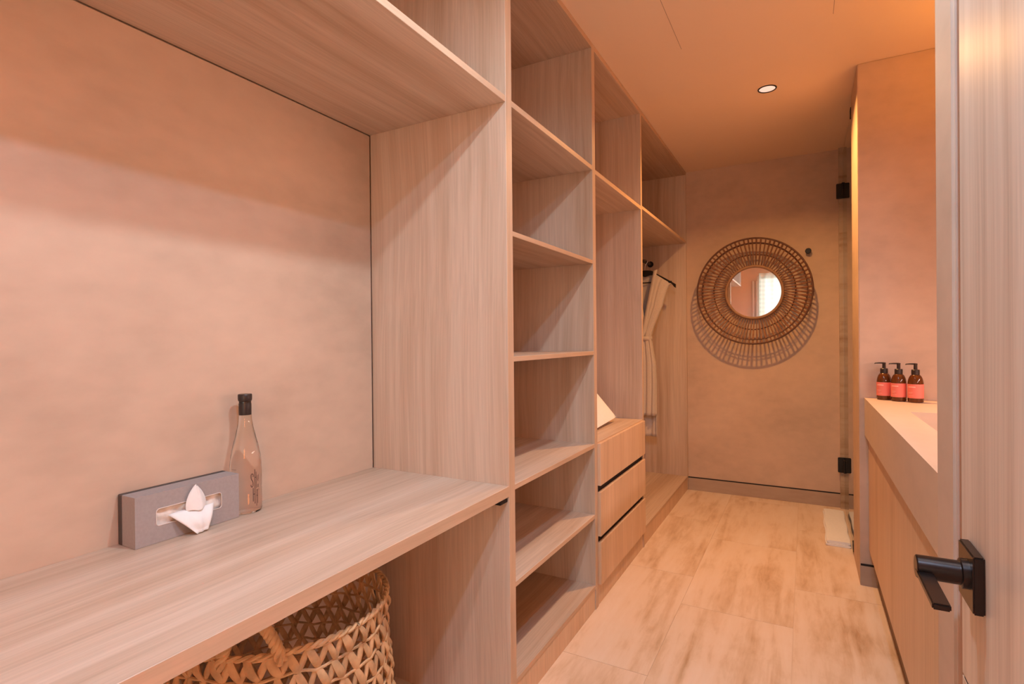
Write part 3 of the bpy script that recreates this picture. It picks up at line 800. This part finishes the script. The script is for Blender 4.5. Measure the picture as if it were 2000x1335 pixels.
# ------------------------------------------------------------------ woven laundry basket below the desk
def basket():
    cx, cy = -1.108, 0.868; ZR = 0.575
    t = thing('woven_basket', (cx, cy, 0), 'round open weave seagrass basket with rope handles under the desk', 'basket')
    def rad(z): 
        f = z / ZR
        return 0.232 + 0.022 * math.sin(PI * min(1, f * 0.9 + 0.08)) if f < 0.9 else 0.232 + 0.022 * math.sin(PI * (0.89)) + 0.003 * (f - 0.9) * 10
    rnd = random.Random(11)
    body = MB(); rows = 12; dz = (ZR - 0.03) / rows; M = 40
    n = 76
    def pt(a, z, off=0.0): r = rad(z) + off; return Vector((cx + r * math.cos(a), cy + r * math.sin(a), z))
    for k in range(rows + 1):      # horizontal cords
        z = ZR - k * dz; ph = rnd.random() * 6
        body.tube([pt(2 * PI * i / n, z + 0.0035 * math.sin(i * 0.8 + ph) + 0.002 * math.sin(i * 2.1), 0.003 * math.sin(i * 1.3 + ph)) for i in range(n)], 0.0033, 6, closed=True)
    def strip(a0, z0, a1, z1, w_, bulge):
        # flat leaf strip with a curved cross-section
        rws = []
        for i in range(6):
            f = i / 5; a = a0 + (a1 - a0) * f; z = z0 + (z1 - z0) * f; ww = w_ * (0.72 + 0.28 * math.sin(PI * f))
            off = bulge * math.sin(PI * f)
            row = []
            for j in range(4):
                q = (j / 3 - 0.5)
                row.append(pt(a + q * ww / rad(z) * 1.0, z, off + 0.003 * math.cos(q * PI)))
            rws.append(row)
        body.grid(rws)
        rws2 = [[p - (p - Vector((cx, cy, p.z))).normalized() * 0.0028 for p in r] for r in rws]
        body.grid([r[::-1] for r in rws2])
        for e in (0, 3): body.grid([[r[e] for r in rws], [r[e] for r in rws2]])
    for k in range(rows):
        zt_, zb_ = ZR - k * dz, ZR - (k + 1) * dz; ph = (k % 2) * PI / M + rnd.uniform(-0.02, 0.02)
        for i in range(M):
            a = 2 * PI * i / M + ph + rnd.uniform(-0.02, 0.02); h = PI / M
            strip(a, zt_, a + h * 1.0, zb_, rnd.uniform(0.014, 0.021), rnd.uniform(0.002, 0.010))
            strip(a + 2 * h, zt_, a + h * 1.0, zb_, rnd.uniform(0.012, 0.017), rnd.uniform(-0.004, 0.003))
    body.build('weave', SEAGRASS, t, smooth=True)
    base = MB(); base.lathe([(0.18, 0.004), (rad(0.03) - 0.004, 0.006), (rad(0.03) - 0.001, 0.02), (rad(0.03), 0.034)], (cx, cy, 0), 48, caps=False)
    base.lathe([(0.001, 0.004), (0.19, 0.005)], (cx, cy, 0), 48)
    base.build('base', SEAGRASS, t, smooth=True, solid=0.003)
    rim = MB()
    for s in (0, PI):
        rim.tube([pt(2 * PI * i / 240, ZR + 0.004 + 0.0035 * math.sin(i * 0.9 + s), 0.0035 * math.cos(i * 0.9 + s)) for i in range(240)], 0.0042, 6, closed=True)
    rim.build('rim', SEAGRASS2, t, smooth=True)
    for sgn, a0 in ((1, -0.917), (-1, PI - 0.917)):
        hd = MB(); R2 = 0.238
        pth = []
        for i in range(41):
            f = i / 40; aa = a0 + (f - 0.5) * 0.47
            pth.append(pt(aa, ZR - 0.012 + 0.098 * math.sin(PI * f) ** 0.75, 0.004))
        for ph in (0, 2 * PI / 3, 4 * PI / 3):
            tw = []
            for i in range(161):
                f = i / 160 * 40; k0 = min(39, int(f)); p = pth[k0].lerp(pth[k0 + 1], f - k0)
                tn = (pth[k0 + 1] - pth[k0]).normalized(); rd = Vector((math.cos(a0), math.sin(a0), 0)); sd = tn.cross(rd).normalized()
                a = i * 0.33 + ph
                tw.append(p + rd * 0.0065 * math.cos(a) + sd * 0.0065 * math.sin(a))
            hd.tube(tw, 0.0062, 7)
        hd.build('handle', SEAGRASS2, t, smooth=True)
basket()

# ------------------------------------------------------------------ door in the foreground with lever handle
DX = 0.200
door = thing('room_door', (DX + 0.02, 0.6, 0), 'open light oak door leaf with black lever handle, at the right edge', 'door')
MB().box(DX, DX + 0.04, 0.12, 1.0065, 0.012, 0.7025, 0.0006).box(DX, DX + 0.04, 0.12, 1.0065, 0.7065, 2.46, 0.0006).box(DX + 0.004, DX + 0.036, 0.13, 1.0, 0.7, 0.709).build('door_leaf', WDOOR, door)
MB().box(DX + 0.0005, DX + 0.0395, 0.121, 0.998, 0.7026, 0.7064).build('groove', BLACKGAP, door)
hx = DX - 0.0125
hand = MB().box(hx, DX, 0.8875, 0.9635, 0.8400, 0.9150, 0.0018, 2).build('lever_handle', BRONZE, door)
yc, zc = 0.914, 0.8835
MB().lathe([(0.0195, 0.0), (0.0195, -0.0075), (0.0180, -0.0085)], (hx, yc, zc), 40, 'x').build('collar', BRONZE, hand, smooth=True)
MB().lathe([(0.0155, 0.0), (0.0155, -0.0475), (0.0140, -0.049)], (hx - 0.007, yc, zc), 40, 'x').build('spindle', BRONZE, hand, smooth=True)
MB().box(0.1310, 0.1495, 0.800, yc, 0.8738, 0.8818, 0.0016, 2).build('lever', BRONZE, hand)
